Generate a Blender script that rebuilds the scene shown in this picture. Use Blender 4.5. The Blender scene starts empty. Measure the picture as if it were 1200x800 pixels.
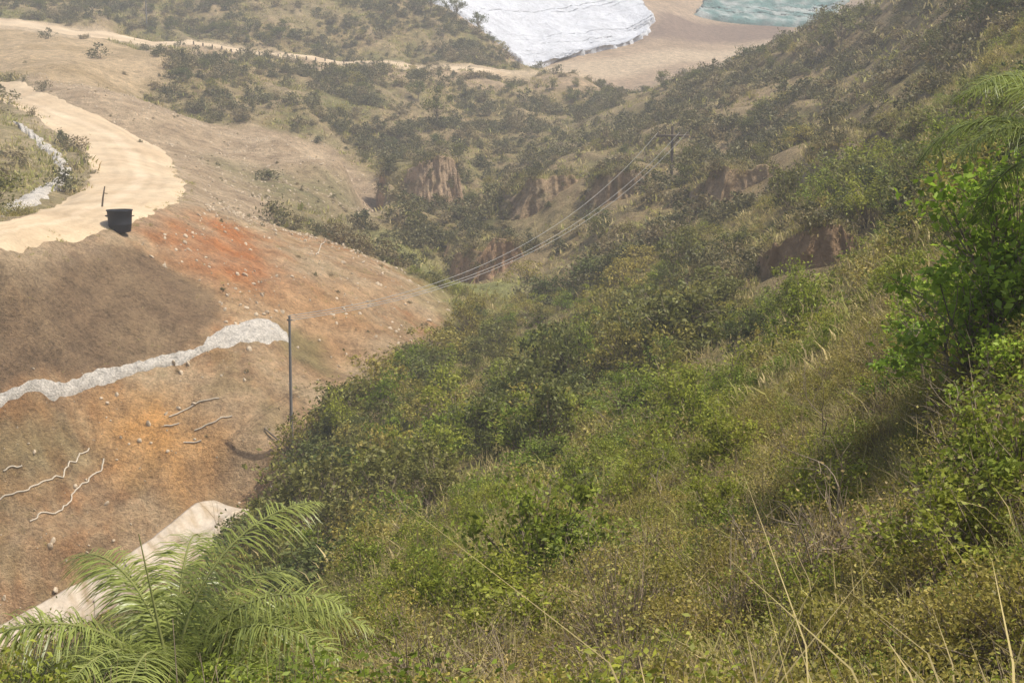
import bpy, math, numpy as np
from mathutils import Vector
rng=np.random.default_rng(7)
scene=bpy.context.scene
F=1667.0; PIT=math.radians(10.0); CP,SP=math.cos(PIT),math.sin(PIT)
def ray(u,v):
    cx=(np.asarray(u,float)-600)/F; cy=-(np.asarray(v,float)-400)/F
    y=CP+cy*SP; return cx/y,(-SP+cy*CP)/y
# ---------------- noise
_perm=rng.permutation(4096); _g=rng.random(4096)*2*np.pi; _gx,_gy=np.cos(_g),np.sin(_g)
def perlin(x,y,s=0):
    xi=np.floor(x).astype(np.int64); yi=np.floor(y).astype(np.int64); xf=x-xi; yf=y-yi
    def g(ix,iy,dx,dy):
        h=_perm[(_perm[(ix+s*17)&4095]+iy)&4095]; return _gx[h]*dx+_gy[h]*dy
    u=xf*xf*xf*(xf*(xf*6-15)+10); w=yf*yf*yf*(yf*(yf*6-15)+10)
    a=g(xi,yi,xf,yf); b=g(xi+1,yi,xf-1,yf); c=g(xi,yi+1,xf,yf-1); d=g(xi+1,yi+1,xf-1,yf-1)
    return ((a+(b-a)*u)*(1-w)+(c+(d-c)*u)*w)*1.5
def fbm(x,y,wl,o=4,s=0,gain=.5):
    r=0;a=1;f=1/wl;t=0
    for i in range(o):
        r=r+a*perlin(x*f+i*13.7,y*f-i*7.3,s+i); t+=a; a*=gain; f*=2.03
    return r/t
def ridged(x,y,wl,o=3,s=0):
    r=0;a=1;f=1/wl;t=0
    for i in range(o):
        r=r+a*(1-2*np.abs(perlin(x*f+i*3.1,y*f+i*5.7,s+i))); t+=a; a*=.5; f*=2.1
    return r/t
# ---------------- terrain survey points: (bearing px, elevation px, distance)
P=[
# foreground bank under the viewer
(1200,900,9),(1000,900,10),(800,900,11),(600,900,12),(400,880,14),(200,870,15),(0,870,16),(1400,860,9),(-200,880,17),
(1200,700,13),(1000,740,14),(1000,640,19),(800,740,17),(800,640,26),(600,760,20),(600,660,35),(450,760,23),(400,675,46),(300,760,23),(180,800,20),(0,815,20),
(500,660,38),(1200,560,16),(1200,450,20),(1200,370,25),(1200,290,36),(1100,560,20),(1100,450,28),(1100,350,40),(1000,510,30),(1000,405,47),(1000,355,64),
(900,540,34),(900,440,54),(900,395,80),(800,530,46),(800,450,76),(800,385,110),(700,550,54),(700,450,94),(700,390,124),(600,580,58),(600,490,86),(600,430,120),
(500,570,68),(500,490,99),(450,510,100),(400,600,74),(350,630,72),(560,405,138),(400,550,94),
(1200,215,55),(1200,130,85),(1200,60,130),(1200,-30,190),(1400,250,22),(1400,100,60),(1400,-60,150),(1600,0,60),(1600,400,12),
# gully floor
(260,602,97),(200,645,93),(100,708,89),(0,765,85),(-150,830,80),(342,532,101),(420,440,116),(480,400,130),(527,372,150),(600,362,160),(650,347,176),
# left embankment slope
(0,600,92),(100,600,95),(0,700,87),(100,520,99.5),(200,560,98),(260,520,101),(0,470,97),(100,448,103),(200,425,108),(300,385,115),(300,450,107),(0,380,101),(100,350,109),(200,330,117),
(-200,470,94),(-200,600,88),(-200,700,83),(-200,380,98),(-400,470,92),(-400,350,97),(350,400,118),(400,430,119),(430,380,128),(350,330,130),(280,300,132),(450,340,142),(500,385,138),(525,358,149),(480,330,152),(400,292,156),(300,262,160),(240,237,158),
# hairpin road bench
(-200,318,99),(-200,280,115),(-400,310,99),(0,300,104),(130,270,119),(215,238,144),(0,262,122),(60,242,139),(100,215,164),(222,215,167),(98,190,190),(180,170,215),(70,160,216),(90,125,245),(0,118,258),(0,95,270),(50,282,111),(180,252,131),(150,220,160),(140,190,186),(120,150,228),
(-200,110,280),(-200,80,290),
# knoll
(40,205,172),(0,215,160),(20,178,192),(0,145,212),(-100,150,190),(-100,230,150),(-250,150,180),
# spur of spoil
(50,92,270),(100,103,258),(200,137,252),(330,163,247),(400,185,240),(455,214,232),(200,175,225),(300,200,230),(250,215,205),(380,235,218),(440,262,215),(300,235,200),(350,262,195),(430,285,200),(270,250,175),
# floor behind
(480,300,190),(440,278,232),(530,335,182),(580,340,180),(465,270,242),
# spur A outcrop
(482,196,262),(500,189,270),(462,262,252),(470,250,254),(540,212,268),(520,260,245),(560,242,250),(600,188,292),(560,170,300),(520,180,282),
# spur B
(545,300,205),(538,330,195),(560,270,212),(622,218,222),(600,250,213),(640,325,188),(640,295,196),(700,252,205),(700,210,216),(740,206,214),(787,206,202),(850,206,190),(900,206,178),(760,280,170),(800,250,176),(740,320,150),(840,300,135),(700,340,152),
(650,200,240),(700,175,262),(800,165,245),(860,180,210),(900,150,225),(900,110,260),
# spur C
(960,266,112),(1010,266,108),(965,322,100),(1010,315,98),(920,305,118),(900,335,100),(940,245,128),(1000,205,140),(1080,190,118),(1130,175,105),(1000,168,175),(1100,110,160),(1000,110,230),(1150,215,72),(1080,245,78),
# main right ridge
(720,122,345),(780,108,340),(830,90,335),(900,60,322),(960,30,305),(1050,-8,270),(1150,-60,230),(1300,-120,220),(1000,60,260),(760,140,300),(640,150,330),
# middle hill
(190,72,330),(250,92,320),(350,132,300),(450,200,285),(420,170,296),(300,130,305),(510,150,318),(600,115,365),(400,100,345),(400,78,385),(300,66,385),(600,95,385),(680,100,385),(500,95,360),(450,130,325),
(180,50,392),(400,72,398),(620,84,405),(300,60,396),(500,78,402),(720,112,400),
(0,60,320),(100,75,298),(150,85,310),(0,80,290),(100,52,345),(0,22,392),(90,35,390),(-200,20,390),(-200,60,310),
(0,10,402),(90,22,402),(180,38,404),(300,46,408),(400,60,410),(500,62,412),(590,74,416),
(100,-10,450),(300,-20,450),(450,10,440),(520,20,436),(570,48,430),(0,-60,540),(250,-90,540),(-300,-80,520),(400,-60,500),
# landfill terraces
(620,78,450),(590,60,455),(540,15,470),(480,-30,500),(700,60,480),(755,42,500),(765,20,525),(740,-20,570),(600,-20,540),
(680,82,440),(740,105,425),(800,85,450),(850,62,500),(920,48,520),(750,50,505),(830,48,525),(820,20,560),(900,28,560),(960,25,570),(820,-5,600),(980,-5,600),(900,-40,640),(600,-100,700),(1000,-80,700),(300,-160,700),(1300,-150,600),(0,-170,800),
]
# buried / hidden points: (bearing px, distance, height)
W=[(600,2,-1.7),(1100,2,-1.5),(100,2,-1.8),(1800,2.,-.9),(-600,2,-2.4),(600,1,-1.6),(1500,1.,-1.5),(-300,1.,-1.8),(600,5,-3.2),(1200,4.5,-2.6),(0,6,-3.8),
(150,40,-19),(0,40,-21),(250,60,-25),(100,65,-30),(300,45,-21),(-200,45,-24),
(420,265,-19),(360,270,-14),(300,275,-10),(200,285,-4),(100,280,2),
(500,330,-9),(560,340,-7),(680,360,-7),(800,385,-8),(900,380,-6),(1000,380,-2),
(660,235,-18),(740,230,-15),(860,225,-13),(1020,120,-10),(1150,2000,120),(600,2000,150),(0,2000,160),(-1500,2000,100),(2500,2000,100),(-1000,100,-10),(-1000,300,15),(2200,100,20),(2200,300,30),(600,1000,75),(0,1000,80),(1200,1000,70),(-800,1000,60),(2000,1000,70)]
C=[]
for u,v,y in P:
    a,t=ray(u,v); C.append((a,math.log(y),t))
for u,y,z in W: C.append(((u-600)/F/.985,math.log(y),z/y))
C=np.array(C,float)
KA=2.2
def feat(a,l): return np.stack([a*KA,l],-1)
X=feat(C[:,0],C[:,1]); n=len(C)
D=np.sqrt(((X[:,None]-X[None])**2).sum(-1)+1e-5)
A=np.zeros((n+3,n+3)); A[:n,:n]=D-np.eye(n)*1e-4; A[:n,n]=1;A[:n,n+1:]=X;A[n,:n]=1;A[n+1:,:n]=X.T
w=np.linalg.solve(A,np.r_[C[:,2],0,0,0])
ga=np.unique(np.r_[np.linspace(-1.4,-.42,50),np.linspace(-.42,.42,640),np.linspace(.42,1.4,50)])
gl=np.unique(np.r_[np.linspace(0,math.log(75),340),np.linspace(math.log(75),math.log(320),560),np.linspace(math.log(320),math.log(620),200),np.linspace(math.log(620),math.log(2200),80)])
NA,NL=len(ga),len(gl)
LA,AA=np.meshgrid(gl,ga,indexing='ij')
T=np.zeros(LA.shape)
for i in range(0,NL,20):
    f=feat(AA[i:i+20].ravel(),LA[i:i+20].ravel())
    d=np.sqrt(((f[:,None]-X[None])**2).sum(-1)+1e-5)
    T[i:i+20]=(d@w[:n]+w[n]+f@w[n+1:]).reshape(-1,NA)
YY=np.exp(LA); XX=AA*YY; ZZ=T*YY
def samp(Fd,x,y):
    x=np.asarray(x,float);y=np.asarray(y,float)
    i=np.clip(np.interp(x/y,ga,np.arange(NA)),0,NA-1.001); j=np.clip(np.interp(np.log(y),gl,np.arange(NL)),0,NL-1.001)
    i0=i.astype(int);j0=j.astype(int);fi=i-i0;fj=j-j0
    return (Fd[j0,i0]*(1-fi)+Fd[j0,i0+1]*fi)*(1-fj)+(Fd[j0+1,i0]*(1-fi)+Fd[j0+1,i0+1]*fi)*fj
def hit(u,v,y0=3,y1=900):
    a,t=ray(u,v); a=float(a);t=float(t)
    ys=np.exp(np.arange(math.log(y0),math.log(y1),.0012))
    prof=samp(ZZ,a*ys,ys)/ys
    k=np.nonzero(prof>=t)[0]
    k=k[0] if len(k) else int(np.argmax(prof))
    y=ys[k]; return np.array([a*y,y,prof[k]*y])
def poly(pts,y0,y1): return np.array([hit(u,v,y0,y1)[:2] for u,v in pts])
def mask(pl,soft,warp=0,wl=6,s=0):
    m=np.zeros(XX.shape); x0,y0=pl.min(0)-soft*2-warp*2; x1,y1=pl.max(0)+soft*2+warp*2
    sel=(XX>x0)&(XX<x1)&(YY>y0)&(YY<y1); x=XX[sel];y=YY[sel]
    if warp: x,y=x+warp*fbm(x,y,wl,3,s+40),y+warp*fbm(x,y,wl,3,s+80)
    ins=np.zeros(x.shape,bool); dd=np.full(x.shape,1e9)
    for i in range(len(pl)):
        ax,ay=pl[i-1];bx,by=pl[i]
        c=((ay>y)!=(by>y)); xi=(bx-ax)*(y-ay)/((by-ay) if abs(by-ay)>1e-9 else 1e-9)+ax
        ins^=c&(x<xi)
        ex,ey=bx-ax,by-ay; q=np.clip(((x-ax)*ex+(y-ay)*ey)/(ex*ex+ey*ey+1e-9),0,1)
        dd=np.minimum(dd,np.hypot(x-ax-q*ex,y-ay-q*ey))
    sd=np.where(ins,dd,-dd); m[sel]=np.clip(sd/soft*.5+.5,0,1); return m
road_out=[(-160,318),(-60,308),(0,300),(70,284),(130,270),(180,254),(212,237),(222,218),(205,190),(180,170),(135,145),(90,125),(45,106),(0,95),(-120,85)]
road_in=[(-160,276),(-60,268),(0,262),(35,252),(60,242),(85,228),(100,213),(103,200),(98,190),(88,175),(70,160),(50,147),(30,134),(0,120),(-120,105)]
M={}
M['road']=mask(poly(road_out+road_in[::-1],92,300),2.2,1.8,5)
M['knoll']=mask(poly([(-160,262),(0,255),(60,238),(98,212),(95,190),(60,155),(0,125),(-120,110)],110,280),2)
M['soil']=mask(poly([(-160,305),(0,285),(130,258),(200,225),(240,225),(300,256),(400,288),(480,326),(530,355),(512,402),(445,432),(398,475),(352,530),(297,575),(262,604),(180,680),(60,745),(-160,850)],78,175),1.2,1.0)
M['spoil']=mask(poly([(200,240),(205,212),(165,168),(75,122),(20,96),(50,85),(100,98),(200,132),(330,158),(400,180),(462,210),(458,240),(442,264),(400,262),(330,245),(300,266),(240,245)],130,290),2.5,2)
M['spoilveg']=mask(poly([(240,180),(330,205),(430,255),(440,275),(360,262),(290,225)],170,250),5,4)
M['orange']=mask(poly([(165,275),(230,248),(300,275),(340,320),(330,350),(250,335)],110,160),3,3)
M['orange2']=mask(poly([(110,490),(190,470),(240,510),(215,560),(130,540)],90,112),2,2)
M['orange3']=mask(poly([(255,375),(300,350),(420,340),(430,380),(350,420),(340,380)],105,150),3,3)
M['netting']=mask(poly([(-160,330),(0,307),(110,284),(165,294),(250,345),(255,375),(200,420),(80,440),(0,462),(-160,490)],88,125),.5,.5)
M['netting2']=mask(poly([(-160,500),(0,488),(60,470),(90,500),(60,570),(0,600),(-160,640)],80,115),1.5,1)
M['green']=mask(poly([(60,690),(110,655),(140,665),(130,700),(70,715)],80,100),1.0,1)
M['green2']=mask(poly([(320,380),(380,400),(385,440),(340,420)],100,125),1.0,1)
M['floor']=mask(poly([(440,272),(470,275),(545,332),(640,335),(655,350),(590,385),(525,365),(430,285)],140,245),4,3)
M['updirt']=mask(poly([(-160,85),(0,85),(60,92),(150,110),(195,92),(190,62),(90,42),(0,30),(-160,30)],255,398),4,4)
M['road2']=mask(poly([(-160,24),(0,20),(90,34),(180,48),(300,60),(400,72),(500,79),(620,84),(680,82),(700,96),(620,90),(500,84),(400,78),(300,66),(180,55),(90,44),(0,36),(-160,40)],370,450),1.5,1)
M['cut2']=mask(poly([(180,55),(300,66),(400,78),(500,84),(620,90),(720,105),(715,118),(640,112),(560,104),(480,92),(380,88),(280,76),(180,66)],350,425),3,5)
M['landfill']=mask(poly([(600,76),(620,88),(700,100),(745,110),(800,92),(900,60),(960,30),(1060,-20),(1000,-90),(560,-110),(440,-60),(560,40)],418,720),4,3)
M['dkband']=mask(poly([(755,38),(780,14),(930,25),(930,44),(850,50),(750,50)],490,640),4,4)
M['ltrack']=mask(poly([(600,84),(650,74),(760,62),(900,50),(905,60),(780,76),(700,92),(640,96)],420,560),3,2)
bare=np.maximum.reduce([M['soil'],M['spoil']*(1-.5*M['spoilveg']),M['updirt']*.9,M['landfill'],M['road'],M['road2'],.8*M['knoll'],.4*M['cut2']])
flat=np.maximum.reduce([M['road'],M['road2'],M['landfill'],M['knoll'],M['netting']*.9])
amp=np.clip((YY-6)/200,0,1)
nat=1-np.maximum(flat,.95*M['soil'])
GUL=ridged(XX+.4*YY,YY*.45,21,4,9)
ZZ=ZZ+nat*(amp*2.8*fbm(XX,YY,38,3,3)+amp**.5*(2.5*GUL-.85)*(1-.6*np.maximum(M['spoil'],M['updirt']))*np.clip((YY-60)/80,0,1)+.12*fbm(XX,YY,3,3,21)*np.clip(YY/10,0,1))
ZZ+=(1-flat)*M['soil']*(.30*fbm(XX+YY*.3,YY*.3,4,4,31)+.24*ridged(XX*1.2,YY*.25,2.0,3,33))
def resample(p,n):
    p=np.array(p,float); d=np.r_[0,np.cumsum(np.linalg.norm(np.diff(p,axis=0),axis=1))]; t=np.linspace(0,d[-1],n)
    return np.stack([np.interp(t,d,p[:,i]) for i in range(p.shape[1])],-1)
# drainage channel bed, carved level across
cl=resample([hit(u,v,70,115) for u,v in [(272,592),(248,615),(205,650),(160,680),(100,712),(0,768),(-80,800)]],80)
cl[:,2]=np.convolve(np.pad(cl[:,2],6,'edge'),np.ones(13)/13,'valid')
sel=(XX>cl[:,0].min()-8)&(XX<cl[:,0].max()+8)&(YY>cl[:,1].min()-8)&(YY<cl[:,1].max()+8)
dx=XX[sel][:,None]-cl[None,:,0]; dy=YY[sel][:,None]-cl[None,:,1]; dq=np.hypot(dx,dy); kk=dq.argmin(1); dm=dq.min(1)
wt=np.clip((4.4-dm)/2.2,0,1); ZZ[sel]=ZZ[sel]*(1-wt)+wt*(cl[kk,2]-.1)
CH=np.zeros(XX.shape); CH[sel]=np.clip((5.0-dm)/1.,0,1); bare=np.maximum(bare,CH)
# cliff outcrops: (u0,u1,vtop,vbase,distance,depth,rot,seed,colA,colB,slant)
CL=[(446,532,178,268,246,16,.5,1,(.54,.39,.25),(.42,.29,.18),.15),(516,650,276,336,198,14,.25,3,(.50,.31,.18),(.37,.24,.14),.1),(592,700,202,232,214,10,.3,4),(686,770,194,238,204,10,-.1,5),(816,945,190,226,176,10,0.,7),
 (900,1030,258,326,102,8,-.1,9,(.44,.29,.17),(.33,.22,.13)),(812,940,302,348,113,8,.45,10,(.38,.27,.16),(.28,.20,.12),-.1),(1000,1052,150,176,142,5,.5,11,(.40,.32,.22),(.28,.22,.14)),(950,1010,166,188,141,5,.4,15,(.40,.32,.22),(.28,.22,.14)),(1090,1140,88,102,159,5,.4,12,(.40,.32,.23),(.28,.23,.15))]
nb=bare.copy(); clf=np.zeros(XX.shape)
for a in CL:
    W_=(a[1]-a[0])/F*a[4]; cx=float(ray((a[0]+a[1])/2,a[2])[0])*a[4]
    e=((XX-cx*(YY/a[4]))/(W_*.55))**2+((YY-(a[4]-1))/(a[5]*.4+5))**2
    q=np.clip(1.5-e,0,1); nb=np.maximum(nb,q*.7); clf=np.maximum(clf,q)
# ---------------- terrain colours
def c(*a): return np.array(a)
n1=fbm(XX,YY,25,4,61)[...,None]; n2=fbm(XX,YY,6,4,65)[...,None]; n3=fbm(XX,YY,1.6,3,69)[...,None]
def mix(a,b,m): return a*(1-m)+b*m
dry=c(.34,.26,.115); olive=c(.18,.165,.06); brown=c(.25,.17,.085)
col=mix(dry,olive,np.clip(.55+1.1*n1+.7*n2,0,1)); col=mix(col,brown,np.clip(.25+1.2*n3-.6*n1,0,.8))
er=np.clip((GUL-.4)*2.2,0,1)[...,None]*np.clip((YY-120)/80,0,1)[...,None]; col=mix(col,mix(c(.42,.31,.19),c(.34,.23,.13),np.clip(.5+n2,0,1)),er*.55)
col=mix(col,mix(c(.38,.26,.15),c(.26,.2,.10),np.clip(.5+2*n3,0,1)),clf[...,None]*.6)
def ap(k,cc,s=1.0):
    global col
    m=M[k][...,None]*s; col=mix(col,cc,m)
soilc=mix(c(.41,.255,.13),c(.54,.39,.23),np.clip(.5+1.5*n2,0,1)); soilc=mix(soilc,c(.43,.205,.08),np.clip(n1*1.8+n3*.9,0,1)); soilc=mix(soilc,c(.32,.25,.12),np.clip(1.8*fbm(XX,YY,4,4,161)[...,None]-.2,0,.4))
ap('soil',soilc); ap('orange',mix(c(.50,.19,.06),c(.48,.28,.15),np.clip(.3+n2*1.5,0,1)),.92); ap('orange2',c(.62,.31,.09),.85); ap('orange3',c(.52,.28,.12),.6)
ap('netting',mix(c(.24,.16,.09),c(.31,.21,.115),np.clip(.5+n2*1.8,0,1)),.92); ap('netting2',mix(c(.30,.24,.12),c(.23,.20,.085),np.clip(.5+n2*1.5,0,1)),.6)
ap('green',c(.12,.17,.045),.8); ap('green2',c(.13,.16,.05),.5)
ap('spoil',mix(c(.50,.37,.23),c(.37,.265,.16),np.clip(.5+n2*1.8,0,1))); ap('spoilveg',mix(c(.19,.17,.07),c(.33,.25,.13),np.clip(.4+n2*2,0,1)),.85)
ap('knoll',mix(c(.40,.31,.17),c(.26,.22,.09),np.clip(.45+n2*1.8,0,1)))
ap('floor',mix(c(.33,.30,.12),c(.24,.24,.08),np.clip(.5+n1*1.6,0,1)),.9)
ap('updirt',mix(c(.52,.38,.22),c(.38,.27,.14),np.clip(.4+n1*1.3+n2,0,1)),.95); ap('cut2',mix(c(.46,.33,.20),c(.33,.24,.14),np.clip(.5+n2*2,0,1)),.9)
ap('landfill',mix(c(.44,.32,.21),c(.34,.245,.16),np.clip(.5+n1*2+n2,0,1))); ap('dkband',c(.22,.15,.11),.9); ap('ltrack',c(.54,.42,.28),.8)
ap('road2',c(.55,.42,.27),.9); ap('road',mix(c(.56,.43,.285),c(.48,.36,.23),np.clip(.5+n2*1.5,0,1)))
col=np.clip(col,0.02,.8)
def mesh_obj(name,V,Fc,mats=(),colr=None,smooth=False,coll=True,midx=None):
    me=bpy.data.meshes.new(name); V=np.asarray(V,np.float32); Fc=np.asarray(Fc,np.int32); k=Fc.shape[1]
    me.vertices.add(len(V)); me.vertices.foreach_set('co',V.ravel())
    me.loops.add(Fc.size); me.loops.foreach_set('vertex_index',Fc.ravel())
    me.polygons.add(len(Fc)); me.polygons.foreach_set('loop_start',np.arange(len(Fc),dtype=np.int32)*k)
    if midx is not None: me.polygons.foreach_set('material_index',np.asarray(midx,np.int32))
    if smooth: me.polygons.foreach_set('use_smooth',np.ones(len(Fc),bool))
    me.update(calc_edges=True)
    if colr is not None:
        at=me.color_attributes.new('Col','FLOAT_COLOR','POINT'); cc=np.ones((len(V),4),np.float32); cc[:,:colr.shape[1]]=colr; at.data.foreach_set('color',cc.ravel())
    for m in mats: me.materials.append(m)
    o=bpy.data.objects.new(name,me)
    if coll: scene.collection.objects.link(o)
    return o
# ---------------- materials
def nmat(name):
    m=bpy.data.materials.new(name); m.use_nodes=True; nt=m.node_tree; b=nt.nodes['Principled BSDF']; b.inputs['Roughness'].default_value=.9
    b.inputs['Specular IOR Level'].default_value=.2
    return m,nt,b
def N(nt,t,**k):
    x=nt.nodes.new(t)
    for a,v in k.items():
        if a in ('inp',):
            for i,vv in v.items(): x.inputs[i].default_value=vv
        else: setattr(x,a,v)
    return x
def ground_mat(name,colr=None,s1=.5,s2=3.,contrast=.35,bump=.4,bd=.15):
    m,nt,b=nmat(name); L=nt.links.new
    g=N(nt,'ShaderNodeNewGeometry')
    if colr is None: src=N(nt,'ShaderNodeAttribute',attribute_name='Col').outputs['Color']
    else:
        r=N(nt,'ShaderNodeRGB'); r.outputs[0].default_value=(*colr,1); src=r.outputs[0]
    a=N(nt,'ShaderNodeTexNoise',inp={'Scale':s1,'Detail':8,'Roughness':.7}); bb=N(nt,'ShaderNodeTexNoise',inp={'Scale':s2,'Detail':6,'Roughness':.75})
    L(g.outputs['Position'],a.inputs['Vector']);L(g.outputs['Position'],bb.inputs['Vector'])
    ad=N(nt,'ShaderNodeMath',operation='ADD');L(a.outputs[0],ad.inputs[0]);L(bb.outputs[0],ad.inputs[1])
    mr=N(nt,'ShaderNodeMapRange',inp={1:.7,2:1.3,3:1-contrast,4:1+contrast});L(ad.outputs[0],mr.inputs[0])
    mx=N(nt,'ShaderNodeMix',data_type='RGBA',blend_type='MULTIPLY',inp={0:1.}); L(src,mx.inputs[6]);L(mr.outputs[0],mx.inputs[7])
    L(mx.outputs[2],b.inputs['Base Color'])
    bp=N(nt,'ShaderNodeBump',inp={'Strength':bump,'Distance':bd});L(ad.outputs[0],bp.inputs['Height']);L(bp.outputs[0],b.inputs['Normal'])
    return m
mat_terr=ground_mat('hillside_soil',None,.6,3.4,.6,1.,.55)
idx=np.arange(NA*NL).reshape(NL,NA)
Fq=np.stack([idx[:-1,:-1],idx[:-1,1:],idx[1:,1:],idx[1:,:-1]],-1).reshape(-1,4)
mesh_obj('hillside_terrain',np.stack([XX,YY,ZZ],-1).reshape(-1,3),Fq,[mat_terr],col.reshape(-1,3),True)
# ---------------- sheets draped on the terrain
def ribbon(name,e1,e2,y0,y1,m,n=160,k=14,lift=.05,wr=0,wl=3,fray=0,tuck=.0,colf=None):
    A=resample(poly(e1,y0,y1),n);B=resample(poly(e2,y0,y1),n)
    if fray:
        A=A+fray*np.stack([fbm(A[:,0],A[:,1],3,3,5),fbm(A[:,0],A[:,1],3,3,6)],-1);B=B+fray*np.stack([fbm(B[:,0],B[:,1],3,3,7),fbm(B[:,0],B[:,1],3,3,8)],-1)
    s=np.linspace(0,1,k)[None,:,None]; Q=A[:,None]*(1-s)+B[:,None]*s
    e=np.minimum(np.minimum(np.arange(k),np.arange(k)[::-1])[None,:],np.minimum(np.arange(n),np.arange(n)[::-1])[:,None]); e=np.clip(e/2.,0,1)
    up=lift+wr*(ridged(Q[...,0],Q[...,1],wl,3,12)+.6)
    if tuck: up=up*e-tuck*(1-e)
    z=samp(ZZ,Q[...,0],Q[...,1])+up
    V=np.concatenate([Q,z[...,None]],-1).reshape(-1,3); ii=np.arange(n*k).reshape(n,k)
    Fc=np.stack([ii[:-1,:-1],ii[:-1,1:],ii[1:,1:],ii[1:,:-1]],-1).reshape(-1,4)
    cc=None if colf is None else colf(Q,np.broadcast_to(s[...,0],(n,k))).reshape(-1,3)
    return mesh_obj(name,V,Fc,[m],cc,True)
def roadcol(Q,s):
    x,y=Q[...,0],Q[...,1]; s=s+.03*fbm(x,y,14,2,77); r=sum(np.exp(-((s-q)/.035)**2) for q in (.22,.36,.58,.72))*np.clip(.6+fbm(x,y,9,3,78),0,1)
    b=mix(c(.56,.435,.285),c(.48,.355,.22),np.clip(.45+1.3*fbm(x,y,7,4,79)[...,None],0,1)); return b*(1-.17*r[...,None])+.03*(np.abs(s-.47)<.05)[...,None]
mat_road=ground_mat('packed_dirt',None,.25,2.5,.22,.4,.1)
ribbon('dirt_road',road_out,road_in,92,300,mat_road,300,40,.06,0,3,.9,.1,roadcol)
ribbon('dirt_road',[(-160,24),(0,22),(90,36),(180,50),(300,62),(400,73),(500,80),(600,85)],[(-160,34),(0,30),(90,43),(180,54),(300,65),(400,76),(500,83),(600,88)],370,440,mat_road,200,8,.2,0,3,1.2,.1,roadcol)
mat_white=ground_mat('white_plastic_sheet',(.64,.65,.68),.12,.6,.25,.8,1.5)
def tealcol(Q,s):
    f=fbm(Q[...,0],Q[...,1],7,4,88)[...,None]; return mix(c(.13,.235,.215),c(.40,.43,.40),np.clip(.35+2.4*f,0,1))
mat_teal=ground_mat('teal_plastic_sheet',None,.12,.5,.4,.9,1.5)
mat_lin=ground_mat('pale_geotextile',(.56,.51,.44),1.5,6,.5,.9,.2)
ribbon('white_tarpaulin',[(450,-40),(485,-6),(540,20),(590,55),(612,80)],[(735,-40),(752,2),(768,24),(752,46),(660,68)],430,640,mat_white,200,130,.3,1.2,15,2.4,.4)
ribbon('teal_tarpaulin',[(845,-40),(830,0),(815,18)],[(1010,-40),(990,5),(955,30)],520,720,mat_teal,90,110,.4,1.3,9,5,.4,tealcol)
ribbon('drain_lining',[(-120,472),(0,468),(40,450),(110,437),(180,421),(240,403),(285,377),(312,373),(337,390)],[(-120,484),(0,480),(40,466),(110,452),(180,434),(240,416),(285,402),(312,402),(340,402)],90,130,mat_lin,240,12,.05,.16,1.1,.6,.06)
ribbon('white_drain',[(16,141),(43,158),(70,178),(86,200),(78,219),(42,240),(0,257),(-80,272)],[(24,153),(40,166),(60,185),(71,200),(63,212),(29,230),(0,245),(-80,256)],120,260,mat_lin,140,8,.1,.25,1.5,1.2,.08)
# concrete channel
def chc(n,k):
    q=np.arange(n)[:,None]*.7; j=np.arange(k)[None]*1.; f=fbm(q+0*j,j*1.3+q*.1,3,4,92)[...,None]; return mix(c(.54,.46,.36),c(.36,.27,.17),np.clip(.3+1.6*f,0,1)).reshape(-1,3)
mat_conc=ground_mat('channel_concrete',None,.6,4,.25,.3,.05)
cl=resample(cl,160); tg=np.gradient(cl[:,:2],axis=0); tg/=np.linalg.norm(tg,axis=1)[:,None]; nr=np.stack([-tg[:,1],tg[:,0]],-1)
prof=[(-1.95,-.5),(-1.95,.9),(-1.7,.92),(-1.2,.5),(-.7,.1),(0,.06),(.7,.08),(1.2,.5),(1.7,.9),(1.95,.9),(1.95,-.7)]
V=[];k=len(prof); wob=.12*fbm(np.arange(160)*1.,np.zeros(160),9,3,5)
for i in range(160):
    for o,h in prof: V.append((cl[i,0]+nr[i,0]*(o+wob[i]),cl[i,1]+nr[i,1]*(o+wob[i]),cl[i,2]+h*(1+wob[i])*min(1,.15+i/14)+.05))
ii=np.arange(160*k).reshape(160,k)
mesh_obj('concrete_drainage_channel',V,np.stack([ii[:-1,:-1],ii[:-1,1:],ii[1:,1:],ii[1:,:-1]],-1).reshape(-1,4),[mat_conc],chc(160,k))
# ---------------- tube helper
def tube(path,r,sides=6,cap=False):
    p=np.array(path,float); n=len(p); r=np.broadcast_to(np.asarray(r,float),(n,)); t=np.gradient(p,axis=0); t/=np.linalg.norm(t,axis=1)[:,None]+1e-9
    up=np.where(np.abs(t[:,2:3])>.9,np.array([[1.,0,0]]),np.array([[0,0,1.]])); a=np.cross(t,up); a/=np.linalg.norm(a,axis=1)[:,None]+1e-9; b=np.cross(t,a)
    an=np.arange(sides)/sides*2*np.pi
    V=p[:,None]+r[:,None,None]*(np.cos(an)[None,:,None]*a[:,None]+np.sin(an)[None,:,None]*b[:,None]); V=V.reshape(-1,3)
    i=np.arange(n-1)[:,None]*sides; j=np.arange(sides)[None]; j2=(j+1)%sides
    return V,np.stack([i+j,i+j2,i+sides+j2,i+sides+j],-1).reshape(-1,4)
def join(parts):
    V=[];Fc=[];o=0
    for v,f in parts: V.append(v);Fc.append(np.asarray(f)+o);o+=len(v)
    return np.concatenate(V),np.concatenate(Fc)
def boxp(cx,cy,cz,sx,sy,sz):
    v=np.array([(x*sx/2+cx,y*sy/2+cy,z*sz/2+cz) for z in(-1,1) for y in(-1,1) for x in(-1,1)],float)
    return v,np.array([(0,2,3,1),(4,5,7,6),(0,1,5,4),(2,6,7,3),(0,4,6,2),(1,3,7,5)])
mat_wood=ground_mat('weathered_wood',(.15,.12,.09),3,20,.3,.2,.02)
mat_pole=ground_mat('grey_pole',(.20,.185,.17),3,20,.25,.2,.02)
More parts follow.
